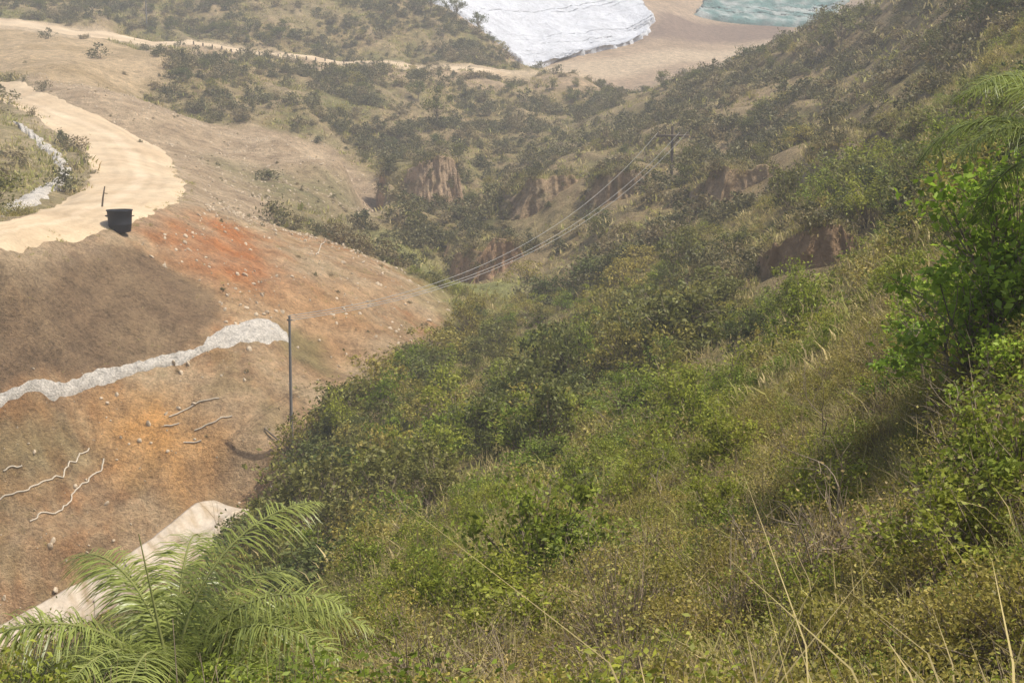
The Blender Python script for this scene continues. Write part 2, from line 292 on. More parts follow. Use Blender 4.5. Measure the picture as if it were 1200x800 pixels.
mat_wire=ground_mat('wire_metal',(.34,.33,.30),3,20,.1,0,.02)
def parent(name,loc,parts):
    e=bpy.data.objects.new(name,None); scene.collection.objects.link(e)
    for nm,(V,Fc),m in parts:
        o=mesh_obj(nm,V,Fc,[m],None,False); o.parent=e
    return e
b=hit(342,532,90,110); zt=ray(342,370)[1]*b[1]
pole1_top=np.array([b[0]+.1,b[1],zt])
br=hit(310,505,90,115)
parent('utility_pole',b,[('shaft',tube([b-[0,0,1],(b+pole1_top)/2,pole1_top],[.13,.11,.085],10),mat_pole),('insulator_bracket',boxp(*(pole1_top-[0,0,.3]),.4,.1,.1),mat_pole),('brace_log',tube([b+[-.1,0,.25],br+[0,0,.15]],[.07,.06],8),mat_wood)])
b2=hit(787,206,180,225); y2=b2[1]; zt2=ray(787,148)[1]*y2
top2=np.array([b2[0],y2,zt2]); armz=ray(787,159)[1]*y2
arm=boxp(b2[0],y2-.3,armz,4.6,.26,.3)
ins=[tube([[b2[0]+o,y2-.3,armz],[b2[0]+o,y2-.3,armz+.6]],[.12,.09],8) for o in (-2.05,-1.0,1.0,2.05)]
parent('utility_pole',b2,[('shaft',tube([b2-[0,0,1],top2],[.24,.19],10),mat_wood),('crossarm',arm,mat_wood),('insulators',join(ins),mat_wood),
 ('braces',join([tube([[b2[0]+s*1.1,y2-.3,armz],[b2[0],y2-.3,armz-1.2]],[.06,.06],6) for s in(-1,1)]),mat_wood)])
wr=[]
for q,o in enumerate((-2.05,1.0,2.05)):
    p0=np.array([b2[0]+o,y2-.3,armz+.5]); p1=pole1_top+[.12*(q-1),0,-.15*q]; s=np.linspace(0,1,40)[:,None]
    pp=p0*(1-s)+p1*s; pp[:,2]-=(4*s*(1-s)*4.8)[:,0]; wr.append(tube(pp,.026,5))
V,Fc=join(wr); mesh_obj('power_lines',V,Fc,[mat_wire])
# container
mat_blk,nt,bs=nmat('black_rubber'); bs.inputs['Base Color'].default_value=(.022,.022,.026,1); bs.inputs['Roughness'].default_value=.6
cb=hit(141,272,105,140)
def lathe(pr,n=28):
    V=[];
    for r,z in pr:
        for i in range(n): an=2*math.pi*i/n; V.append((r*math.cos(an),r*math.sin(an),z))
    ii=np.arange(len(pr)*n).reshape(len(pr),n); jj=np.roll(ii,-1,1)
    return np.array(V),np.stack([ii[:-1],jj[:-1],jj[1:],ii[1:]],-1).reshape(-1,4)
V,Fc=lathe([(.01,0),(.84,0),(.88,.06),(.95,.6),(.97,.62),(.97,.70),(.96,.72),(1.04,1.75),(1.10,1.78),(1.10,1.86),(1.0,1.86),(.99,1.7),(.82,.1),(.01,.1)])
ha=[tube([[s*1.0,-.2,1.3],[s*1.16,-.2,1.36],[s*1.16,.2,1.36],[s*1.0,.2,1.3]],.04,6) for s in(-1,1)]
parent('waste_container',cb,[('tub',(V+cb,Fc),mat_blk),('handles',tuple([join(ha)[0]+cb,join(ha)[1]]),mat_blk)])
sp=hit(119,243,110,160); V,Fc=join([tube([sp-[0,0,.3],sp+[.18,0,.95],sp+[.38,0,1.9]],[.1,.08,.06],8),tube([sp+[.25,0,1.3],sp+[.6,0,1.25]],[.05,.04],6)])
mesh_obj('leaning_wooden_post',V,Fc,[mat_wood])
# straw wattles on slope
mat_rope=ground_mat('straw_wattle',(.50,.43,.33),4,15,.3,.4,.05)
def onground(pts,y0,y1,n,lift=.06,wob=0):
    p=resample([hit(u,v,y0,y1) for u,v in pts],n)
    p[:,0]+=wob*fbm(p[:,0],p[:,1],1.1,3,3); p[:,2]=samp(ZZ,p[:,0],p[:,1])+lift; return p
for pts in ([(-40,596),(0,588),(30,578),(50,568),(72,560),(80,545),(104,528)],[(35,612),(60,602),(85,588),(95,568),(118,555),(124,540)],[(5,555),(25,548)]):
    V,Fc=tube(onground(pts,85,110,50,.07,.35),.06,7); mesh_obj('straw_wattle',V,Fc,[mat_rope],None,True)
for pts in ([(198,490),(225,478),(257,468)],[(228,506),(250,498),(272,489)],[(192,502),(210,498)],[(370,300),(380,285)],[(215,520),(236,518)]):
    V,Fc=tube(onground(pts,90,160,12,.1),[.05]*12,7); mesh_obj('fallen_log',V,Fc,[mat_rope])
# edge posts along the upper road
ps=[]
for u in np.arange(205,412,11.):
    h=hit(u,50+ (u-180)*.1+2.5,380,420); ps.append(tube([h-[0,0,.2],h+[0,0,.9]],[.2,.18],6))
V,Fc=join(ps); mesh_obj('roadside_bollards',V,Fc,[mat_wood])
V,Fc=join([tube([h-[0,0,.5],h+[0,0,14]],[.2,.15],8) for h in [hit(172,32,395,440)]]); mesh_obj('lamp_post',V,Fc,[mat_pole])
# ---------------- vegetation prototypes
def leafmat(name,ca,cb_,trans=.3,rough=.55,var=.5):
    m,nt,b=nmat(name); L=nt.links.new; b.inputs['Roughness'].default_value=rough; b.inputs['Specular IOR Level'].default_value=.3
    at=N(nt,'ShaderNodeAttribute',attribute_name='Col'); oi=N(nt,'ShaderNodeObjectInfo'); sx=N(nt,'ShaderNodeSeparateColor'); L(at.outputs['Color'],sx.inputs[0])
    ad=N(nt,'ShaderNodeMath',operation='MULTIPLY_ADD',inp={1:.6}); L(sx.outputs[1],ad.inputs[0]); L(oi.outputs['Random'],ad.inputs[2])
    h=N(nt,'ShaderNodeMath',operation='MULTIPLY',inp={1:.62}); L(ad.outputs[0],h.inputs[0])
    mx=N(nt,'ShaderNodeMix',data_type='RGBA',inp={6:(*ca,1),7:(*cb_,1)}); L(h.outputs[0],mx.inputs[0])
    mr=N(nt,'ShaderNodeMapRange',inp={1:0,2:1,3:1-var,4:1+var}); L(sx.outputs[0],mr.inputs[0])
    mm=N(nt,'ShaderNodeMix',data_type='RGBA',blend_type='MULTIPLY',inp={0:1.}); L(mx.outputs[2],mm.inputs[6]); L(mr.outputs[0],mm.inputs[7])
    L(mm.outputs[2],b.inputs['Base Color'])
    tr=N(nt,'ShaderNodeBsdfTranslucent'); L(mm.outputs[2],tr.inputs[0]); ms=N(nt,'ShaderNodeMixShader',inp={0:trans}); L(b.outputs[0],ms.inputs[1]); L(tr.outputs[0],ms.inputs[2])
    L(ms.outputs[0],nt.nodes['Material Output'].inputs[0]); return m
m_vivid=leafmat('vivid_leaves',(.20,.34,.03),(.38,.46,.05),.45)
m_green=leafmat('bright_leaves',(.16,.235,.028),(.38,.37,.05),.42)
m_mid=leafmat('thicket_leaves',(.08,.115,.027),(.26,.235,.06),.35)
m_oliv=leafmat('olive_leaves',(.23,.22,.04),(.44,.35,.09),.38)
m_dryl=leafmat('dry_scrub_leaves',(.28,.21,.075),(.40,.29,.12),.25)
m_fdry=leafmat('hazed_scrub_leaves',(.20,.165,.07),(.29,.22,.11),.2)  # greyer far leaves: part of the distance haze is mixed into the colour
m_foli=leafmat('hazed_olive_leaves',(.09,.095,.035),(.22,.19,.075),.25)  # olive leaves greyed for distance, aerial haze painted into the tone
m_grass=leafmat('dry_grass',(.54,.43,.21),(.42,.35,.135),.3,.7,.35)
m_ggrass=leafmat('green_grass',(.27,.28,.06),(.46,.40,.13),.35,.6,.35)
m_palm=leafmat('palm_leaflets',(.18,.24,.055),(.34,.37,.10),.4,.32,.35)
m_twig=ground_mat('twig_bark',(.28,.22,.15),5,20,.3,0,.01)
def unit(v): return v/(np.linalg.norm(v,axis=-1,keepdims=True)+1e-9)
def leafset(cn,size,r,upb=.6,asp=.42,tdir=None):
    n=len(cn); nn=unit(r.normal(size=(n,3))+[0,0,upb]); t=r.normal(size=(n,3)) if tdir is None else tdir+r.normal(size=(n,3))*.5
    t=unit(t-(t*nn).sum(1,keepdims=True)*nn); b=np.cross(nn,t); s=size[:,None]
    V=np.stack([cn-nn*s*.08,cn+t*s*.5+b*s*asp*.6,cn+t*s-nn*s*.15,cn+t*s*.5-b*s*asp*.6],1).reshape(-1,3)
    Fc=np.arange(4*n).reshape(n,4); c0=np.stack([r.random(n),r.random(n),np.zeros(n)],-1); return V,Fc,np.repeat(c0,4,0)
def bush(name,seed,m,H=1.5,R=1.,nl=2000,ls=.08,ncl=24,spread=.2,stems=3,upb=.6,asp=.42):
    r=np.random.default_rng(seed); th=r.random(ncl)*2*np.pi; ph=np.arccos(r.random(ncl)**.8); rad=R*(.3+.95*r.random(ncl)**1.2)
    ct=np.stack([rad*np.sin(ph)*np.cos(th)*(.8+.4*r.random()),rad*np.sin(ph)*np.sin(th),H*(.2+.8*np.cos(ph)*(.4+.85*r.random(ncl)))],-1)
    k=r.integers(0,ncl,nl); csz=(.35+1.0*r.random(ncl))[k][:,None]
    off=r.normal(size=(nl,3))*spread*csz*[1,1,.75]*R; p=ct[k]+off; p[:,2]=np.abs(p[:,2])+.02
    ck=r.random(ncl)[k]
    V,Fc,cc=leafset(p,ls*(.6+.8*r.random(nl)),r,upb,asp); cc[:,1]=np.clip(np.repeat(ck,4)*.6+cc[:,1]*.4,0,1)
    mi=np.zeros(len(Fc),int)
    if stems:
        tb=[]
        for q in range(ncl):
            b0=r.normal(size=3)*[.06,.06,0]*R; e=ct[q]; md=(b0+e)/2+r.normal(size=3)*.1*R; tb.append(tube([b0,md,e],[.022*R,.014*R,.006*R],3))
            for _ in range(stems-1): e2=e+r.normal(size=3)*spread*R*1.2; tb.append(tube([md,(md+e2)/2+r.normal(size=3)*.04*R,e2],[.01*R,.007*R,.003*R],3))
        Vt,Ft=join(tb); Fc=np.concatenate([Fc,Ft+len(V)]); V=np.concatenate([V,Vt]); cc=np.concatenate([cc,np.full((len(Vt),3),.5)]); mi=np.r_[mi,np.ones(len(Ft),int)]
    return mesh_obj(name,V,Fc,[m,m_twig],cc,False,False,mi)
def tuft(name,seed,m,n=90,H=.7,w=.010,R=.18,curve=.5):
    r=np.random.default_rng(seed); b=r.normal(size=(n,3))*[R,R,0]; d=unit(r.normal(size=(n,3))*[1,1,0]+b*1.5/R*[.4,.4,0]); h=H*(.4+.7*r.random(n))[:,None]; cv=(curve*(.2+r.random(n)))[:,None]
    sd=unit(np.cross(d,[0,0,1.])+r.normal(size=(n,3))*.3); ww=w*(.6+.8*r.random(n))[:,None]; rows=[]
    for s,k in((0,1),(.5,.85),(1,.1)):
        p=b+d*h*cv*s**1.8+np.array([0,0,1.])*h*(s-.25*cv*s**2); rows+= [p-sd*ww*k,p+sd*ww*k]
    V=np.stack(rows,1); i=np.arange(n)[:,None]*6; Fc=np.concatenate([i+[0,1,3,2],i+[2,3,5,4]]); cc=np.repeat(np.stack([r.random(n),r.random(n),np.zeros(n)],-1),6,0)
    return mesh_obj(name,V.reshape(-1,3),Fc,[m],cc,False,False)
def coll(name,objs):
    cl_=bpy.data.collections.new(name)
    for o in objs: cl_.objects.link(o)
    return cl_
def scatter(name,cl_,pts,scale,tilt=.12,r=rng,rotz=None):
    n=len(pts); me=bpy.data.meshes.new(name); me.vertices.add(n); me.vertices.foreach_set('co',np.asarray(pts,np.float32).ravel())
    ro=np.stack([r.normal(size=n)*tilt,r.normal(size=n)*tilt,r.random(n)*2*np.pi],-1).astype(np.float32)
    me.attributes.new('rot','FLOAT_VECTOR','POINT').data.foreach_set('vector',ro.ravel())
    sc=np.asarray(scale,np.float32); sc=sc[:,None]*np.stack([.75+.6*r.random(n),.75+.6*r.random(n),.65+.6*r.random(n)],-1)
    me.attributes.new('scl','FLOAT_VECTOR','POINT').data.foreach_set('vector',sc.astype(np.float32).ravel())
    me.attributes.new('pick','INT','POINT').data.foreach_set('value',r.integers(0,len(cl_.objects),n).astype(np.int32))
    o=bpy.data.objects.new(name,me); scene.collection.objects.link(o)
    ng=bpy.data.node_groups.new(name+'_scatter','GeometryNodeTree'); ng.interface.new_socket('Geometry',in_out='INPUT',socket_type='NodeSocketGeometry'); ng.interface.new_socket('Geometry',in_out='OUTPUT',socket_type='NodeSocketGeometry')
    gi=ng.nodes.new('NodeGroupInput');go=ng.nodes.new('NodeGroupOutput');ip=ng.nodes.new('GeometryNodeInstanceOnPoints');ci=ng.nodes.new('GeometryNodeCollectionInfo')
    ci.inputs['Collection'].default_value=cl_; ci.inputs['Separate Children'].default_value=True; ci.inputs['Reset Children'].default_value=True; ip.inputs['Pick Instance'].default_value=True
    def at(nm,dt):
        x=ng.nodes.new('GeometryNodeInputNamedAttribute'); x.data_type=dt; x.inputs['Name'].default_value=nm; return [s for s in x.outputs if s.enabled and s.name=='Attribute'][0]
    l=ng.links.new; l(gi.outputs[0],ip.inputs['Points']);l(ci.outputs[0],ip.inputs['Instance']);l(at('pick','INT'),ip.inputs['Instance Index']);l(at('rot','FLOAT_VECTOR'),ip.inputs['Rotation']);l(at('scl','FLOAT_VECTOR'),ip.inputs['Scale']);l(ip.outputs[0],go.inputs[0])
    md=o.modifiers.new('scatter','NODES'); md.node_group=ng; return o
def sample(n,y0,y1,am=.46):
    a=(rng.random(n)*2-1)*am; y=np.sqrt(y0*y0+rng.random(n)*(y1*y1-y0*y0)); return a*y,y
def put(x,y,dz=0): return np.stack([x,y,samp(ZZ,x,y)+dz],-1)
C_big=coll('broadleaf_bushes',[bush('broadleaf_bush',s+5,m_vivid,1.6,1.,2800,.10,44,.17,4,.9,.5) for s in (1,2)])
C_green=coll('bright_shrubs',[bush('bright_shrub',s,m_green,1.6,1.,3000,.085,34,.18) for s in (1,2,3)])
C_gl=coll('light_shrubs',[bush('olive_shrub',s+10,m_oliv,1.2,1.,2600,.058,38,.2) for s in (1,2)]+[bush('olive_shrub_green',s+15,m_green,1.1,1.,2200,.06,38,.2) for s in (1,)])
C_glm=coll('light_shrubs_slope',[bush('slope_shrub',s+17,mm,1.2,1.,700,.12,26,.2,2) for s,mm in ((1,m_oliv),(2,m_oliv),(3,m_green),(4,m_mid))])
C_mid=coll('thicket_shrubs',[bush('thicket_shrub',s+20,m_mid,1.6,1.,1300,.12,26,.17,2) for s in (1,2,3)]+[bush('thicket_shrub_olive',24,m_oliv,1.4,1.,1100,.11,26,.18,2)])
C_midb=coll('thicket_shrubs_bright',[bush('pale_thicket_shrub',s+30,m_green,1.6,1.,1300,.12,26,.18,2) for s in (1,2)])
C_far=coll('scrub',[bush('scrub_clump',s+40,mm,h_,1.,340,.2,18,.24,1) for s,mm,h_ in ((1,m_fdry,1.),(2,m_foli,1.3),(3,m_foli,.9),(4,m_foli,1.6),(5,m_fdry,.8))])
C_dry=coll('dry_shrubs',[bush('dry_shrub',s+50,mm,1.4,.7,420,.055,34,.22) for s,mm in ((1,m_dryl),(2,m_oliv),(3,m_ggrass))])
C_gr=coll('grass',[tuft('grass_tuft',s,m_grass,110,.5,.005,.25,1.0) for s in (1,2,3)]+[tuft('grass_tuft_z',s,m_ggrass,90,.45,.006,.25,1.) for s in (8,9)]+[tuft('grass_stalks',s,m_grass,12,.9,.004,.25,1.1) for s in (12,)])
C_grf=coll('grass_coarse',[tuft('coarse_tuft',s,m_grass,36,.7,.03,.5,.8) for s in (1,2)]+[tuft('coarse_tuft_z',s,m_ggrass,34,.65,.03,.5,.8) for s in (8,)])
C_grff=coll('grass_distant',[tuft('distant_tuft',s,mm,16,.8,.07,.7,.8) for s,mm in ((1,m_grass),(2,m_ggrass),(3,m_ggrass))])
thick=np.maximum.reduce([
 mask(poly([(262,600),(340,540),(395,480),(440,430),(520,385),(590,388),(650,355),(740,318),(860,300),(900,340),(930,370),(820,430),(700,490),(600,545),(470,610),(380,665),(300,655)],45,185),4,5),
 mask(poly([(930,250),(1010,190),(1100,160),(1200,140),(1230,210),(1060,250),(1000,262),(940,262)],55,170),4,4)*.9])
# foreground
x,y=sample(9500,4,44,.5); keep=rng.random(len(x))<np.clip(.65+1.2*fbm(x,y,3,2,91),.14,1); x,y=x[keep],y[keep]
scatter('dry_grass',C_gr,put(x,y,-.02),.6+.55*rng.random(len(x)),.25)
x,y=sample(5200,7,50,.5); kf=fbm(x,y,6,3,95); keep=(rng.random(len(x))<np.clip(.56+1.8*kf,0.08,1)); x,y=x[keep],y[keep]
scatter('olive_shrubs',C_gl,put(x,y,-.12),.26+.5*rng.random(len(x)),.2)
x,y=sample(560,9,60,.5); keep=fbm(x,y,9,2,97)>-.02; x,y=x[keep],y[keep]
scatter('green_undergrowth',C_green,put(x,y,-.15),.35+.65*rng.random(len(x)),.2)
x,y=sample(950,7,46,.5); keep=fbm(x,y,5,2,99)>-.1; x,y=x[keep],y[keep]
scatter('dry_shrubs',C_dry,put(x,y,-.05),.5+.45*rng.random(len(x)),.25)
# middle slope
x,y=sample(25000,38,165,.46); b_=samp(nb,x,y); tk=samp(thick,x,y); keep=(b_<.3)&(rng.random(len(x))<(1-.6*tk)*np.clip(.7+1.2*fbm(x,y,9,3,101),.15,1)); x,y=x[keep],y[keep]
scatter('dry_grass_slope',C_grf,put(x,y,-.05),.5+.6*rng.random(len(x)),.25)
x,y=sample(6000,40,165,.46); b_=samp(nb,x,y); tk=samp(thick,x,y); keep=(b_<.3)&(rng.random(len(x))<(1-.6*tk)*np.clip(.27+2.1*fbm(x,y,10,3,103),.05,1)); x,y=x[keep],y[keep]
scatter('olive_scrub',C_glm,put(x,y,-.1),.45+.9*rng.random(len(x))**1.5,.15)
x,y=sample(2600,45,190,.46); b_=samp(nb,x,y); tk=samp(thick,x,y); keep=(b_<.3)&(rng.random(len(x))<(tk*np.clip(.48+1.2*fbm(x,y,9,2,131),.1,.9)+.02)); x,y=x[keep],y[keep]
scatter('shrub_thicket',C_mid,put(x,y,-.15),.8+1.9*rng.random(len(x))**1.6,.12)
x,y=sample(2200,40,190,.46); b_=samp(nb,x,y); tk=samp(thick,x,y); keep=(b_<.3)&(rng.random(len(x))<(tk*.42*np.clip(.6-2*fbm(x,y,9,2,131),.2,1.5)+.17*np.clip(fbm(x,y,16,2,105)*4,0,1)*(y<120))); x,y=x[keep],y[keep]
scatter('bright_thicket',C_midb,put(x,y,-.1),.5+1.3*rng.random(len(x)),.12)
# far
x,y=sample(40000,150,480,.44); b_=samp(nb,x,y); fl=samp(M['floor'],x,y); gu=samp(GUL,x,y); keep=rng.random(len(x))<(1-b_)**2*(1-.85*fl)*np.clip(.62+1.5*fbm(x,y,24,4,107)-.55*(gu-.1),.08,1)*(y<450); x,y=x[keep],y[keep]
scatter('hillside_scrub',C_far,put(x,y,-.2),.4+1.8*rng.random(len(x))**2.2,.15)
x,y=sample(2600,150,440,.44); b_=samp(nb,x,y); keep=rng.random(len(x))<(1-b_)**2*np.clip(.05+2.2*fbm(x,y,30,3,119),.06,1); x,y=x[keep],y[keep]
scatter('hillside_green_shrubs',C_mid,put(x,y,-.2),.7+1.5*rng.random(len(x)),.12)
x,y=sample(32000,150,450,.44); b_=samp(nb,x,y); keep=((b_<.5)|((samp(M['knoll'],x,y)>.3)&(samp(M['road'],x,y)<.1)))&(rng.random(len(x))<np.clip(.6+fbm(x,y,12,2,117)-.5*(samp(GUL,x,y)-.2),0,1)); x,y=x[keep],y[keep]
scatter('hillside_grass',C_grff,put(x,y,-.15),.6+.8*rng.random(len(x)),.25)
# sparse weeds on bare soil
x,y=sample(9000,85,290,.44); so=np.maximum.reduce([samp(M['soil'],x,y),samp(M['spoil'],x,y),samp(M['knoll'],x,y)])*(1-samp(M['netting'],x,y))*(1-samp(CH,x,y)); sv=samp(M['spoilveg'],x,y); keep=(samp(M['road'],x,y)<.1)&(rng.random(len(x))<so*(.02+.16*np.clip(fbm(x,y,8,2,111)*2,0,1))+sv*.35); x,y=x[keep],y[keep]
scatter('slope_weeds',C_far,put(x,y,-.08),.1+.3*rng.random(len(x)),.2)
x,y=sample(18000,85,175,.44); so=samp(M['soil'],x,y)*(1-.3*samp(M['netting'],x,y))*(1-samp(CH,x,y)); keep=(samp(M['road'],x,y)<.1)&(rng.random(len(x))<so*(.04+.6*np.clip(fbm(x,y,7,3,141)*2,0,1))); x,y=x[keep],y[keep]
scatter('slope_dry_tufts',C_grf,put(x,y,-.05),.10+.22*rng.random(len(x)),.3)
# dry tufts fringing the road edge
e=np.concatenate([resample(poly(road_out[:9],92,300),90),resample(poly(road_in,92,300),70)]); e=np.repeat(e,3,0)+rng.normal(size=(480,2))*.7
k=rng.random(len(e))<.4; scatter('roadside_tufts',C_grf,put(e[k,0],e[k,1],-.05),.2+.35*rng.random(k.sum()),.2)
# explicit bushes
def place(name,cl_,lst,tilt=.1):
    p=[];s=[]
    for u,v,y0,y1,sc in lst: p.append(hit(u,v,y0,y1)-[0,0,.1*sc]); s.append(sc)
    scatter(name,cl_,np.array(p),np.array(s),tilt)
place('broadleaf_bushes',C_big,[(1100,460,14,34,1.0),(1060,475,14,34,.7),(1160,460,12,30,1.3),(1195,400,12,34,1.4),(1140,400,14,40,1.1),(1080,400,14,40,.8),(1190,500,12,30,.8)])
place('bright_bushes',C_green,[(640,710,14,44,1.3),(600,740,14,40,1.1),(690,700,14,44,1.2),(560,750,12,40,.8),(930,385,40,100,2.0),(900,395,40,100,1.5),(740,500,40,80,1.5),(800,500,40,80,1.5),(840,640,14,40,.7),(970,250,60,150,2.4),(1000,235,60,150,2.6),(1040,225,60,150,2.4),(1080,215,60,150,2.2),(1120,205,60,140,2.2),(1020,262,60,140,2.0),(1150,225,50,120,1.8),(560,530,60,100,1.5),(640,560,45,90,1.4),(680,590,35,70,1.1),(1120,680,10,26,.7),(1180,620,10,26,.8),(980,620,14,32,.8),(860,560,20,45,1.0)])
place('dark_bushes',C_mid,[(380,700,25,60,1.9),(340,710,25,60,1.7),(420,680,25,60,1.4),(300,650,50,80,1.9),(450,600,50,90,1.8),(400,500,80,110,2.4),(440,475,80,120,2.4),(360,560,80,105,1.8),(480,560,60,100,1.8)])
# rocks
def rock(seed):
    import bmesh
    bm=bmesh.new(); bmesh.ops.create_icosphere(bm,subdivisions=2,radius=1); r=np.random.default_rng(seed); k=r.normal(size=(6,3)); k=unit(k); d=.55+.4*r.random(6)
    for v in bm.verts:
        co=np.array(v.co)
        for q in range(6):
            e=co@k[q]-d[q]
            if e>0: co=co-k[q]*e
        v.co=co*[1,.8,.65]
    me=bpy.data.meshes.new('rock'); bm.to_mesh(me); bm.free(); me.materials.append(mat_rock); return bpy.data.objects.new('rock',me)
mat_rock=ground_mat('pale_rock',(.50,.40,.28),1,8,.35,.3,.03)
C_rock=coll('rocks',[rock(s) for s in range(4)])
x,y=sample(80000,85,290,.44); so=samp(M['soil'],x,y)*(1-samp(M['netting'],x,y))*(.2+1.1*np.clip(fbm(x,y,9,2,113)+.2,0,1))+samp(M['spoil'],x,y)*.6; keep=(samp(M['road'],x,y)<.05)&(rng.random(len(x))<so*.6); x,y=x[keep],y[keep]
scatter('loose_rocks',C_rock,put(x,y,.0),.05+.26*rng.random(len(x))**4,1.)
# ---------------- eroded cliffs (steep-sided banks with gullied faces)
mat_cliff=ground_mat('eroded_clay',None,.5,2.2,.4,1.,.5)
def outcrop(u0,u1,v0,v1,y,depth,rot,seed,ca=(.46,.33,.20),cb_=(.35,.24,.14),slant=0.):
    W_=(u1-u0)/F*y; cx=ray((u0+u1)/2,v0)[0]*y; zt=float(ray(600,v0)[1])*y; zb=float(ray(600,v1)[1])*y-3
    nt_,nh=240,50; th=np.linspace(0,2*np.pi,nt_,endpoint=False)[None,:]; hh=np.linspace(0,1,nh)[:,None]; H=zt-zb
    sx=np.cos(th); sy=np.sign(np.sin(th))*np.abs(np.sin(th))**.6; X0=np.cos(th)*W_/9; Y0=np.sin(th)*depth/9
    fl=ridged(X0*1.6+seed*3.3+0*hh,Y0*1.6+hh*.5,1.,4,seed+200)
    fl2=fbm(X0*3+seed,Y0*3+hh*H*.3,1.,4,seed+210)
    k=1.14-.22*hh**.8+.10*fl*(1.1-hh)+.10*fl2; ky=k+.18*fl
    top=.97-.28*np.clip(fbm(X0*1.1+seed,Y0*1.1,1.3,4,seed+220)*1.6+.25,0,1)-slant*np.cos(th)*.5-.35*np.abs(np.cos(th))**4
    px=sx*k*W_/2; py=sy*ky*depth/2; pz=hh*H*top
    rings=[np.stack([px,py,pz],-1)]
    for q,s in enumerate((.92,.75,.45,.02)):
        ct=top*(s)+(1-s)*(.88-.0*top); rings.append(np.stack([px[-1:]*(s if s>.5 else s),py[-1:]*s,H*ct+.3*fbm(px[-1:]*s,py[-1:]*s,2,2,seed)],-1))
    R=np.concatenate(rings,0); cr,sr=math.cos(rot),math.sin(rot); Xr=R[...,0]*cr-R[...,1]*sr; Yr=R[...,0]*sr+R[...,1]*cr
    V=np.stack([Xr+cx,Yr+y+depth*.42,R[...,2]+zb],-1); nr_=V.shape[0]; ii=np.arange(nr_*nt_).reshape(nr_,nt_); jj=np.roll(ii,-1,1)
    Fc=np.stack([ii[:-1],jj[:-1],jj[1:],ii[1:]],-1).reshape(-1,4)
    lay=np.clip(.5+.9*fbm(V[...,0]*.2,V[...,2]*1.0,2.2,3,seed+9)[...,None]+.4*np.r_[fl2,np.repeat(fl2[-1:],4,0)][...,None],0,1)
    cc=mix(c(*ca),c(*cb_),lay); cc[nh:]=mix(cc[nh:],c(.30,.25,.11),.85); g=np.clip(1.6*(fbm(V[...,0],V[...,2],3,3,seed+3)[...,None]-.1),0,.65); cc=mix(cc,c(.26,.22,.10),g)
    mesh_obj('eroded_cliff',V.reshape(-1,3),Fc,[mat_cliff],cc.reshape(-1,3),True)
    n=int(24+W_*depth*.9); r=np.random.default_rng(seed); q=r.integers(0,nt_,n); s=r.random(n)[:,None]**.35; ctop=V[-1,0]; pt=ctop*(1-s)+V[nh-1,q]*s
    n=int(n*1.6); q2=r.integers(0,nt_,n); hq=(r.random(n)**1.8*(nh-4)).astype(int)+2; pf=V[hq,q2]
    return pt,pf
tp=[];fp=[]
for a in CL:
    t_,f_=outcrop(*a); tp.append(t_); fp.append(f_)
tp=np.concatenate(tp); fp=np.concatenate(fp)
scatter('cliff_top_grass',C_grf,tp-[0,0,.1],.7+.6*rng.random(len(tp)),.3)
k=rng.random(len(tp))<.4; scatter('cliff_top_scrub',C_far,tp[k]-[0,0,.15],.4+.9*rng.random(k.sum()),.2)
k=rng.random(len(fp))<.3; scatter('cliff_face_scrub',C_far,fp[k]-[0,0,.2],.2+.7*rng.random(k.sum()),.5)
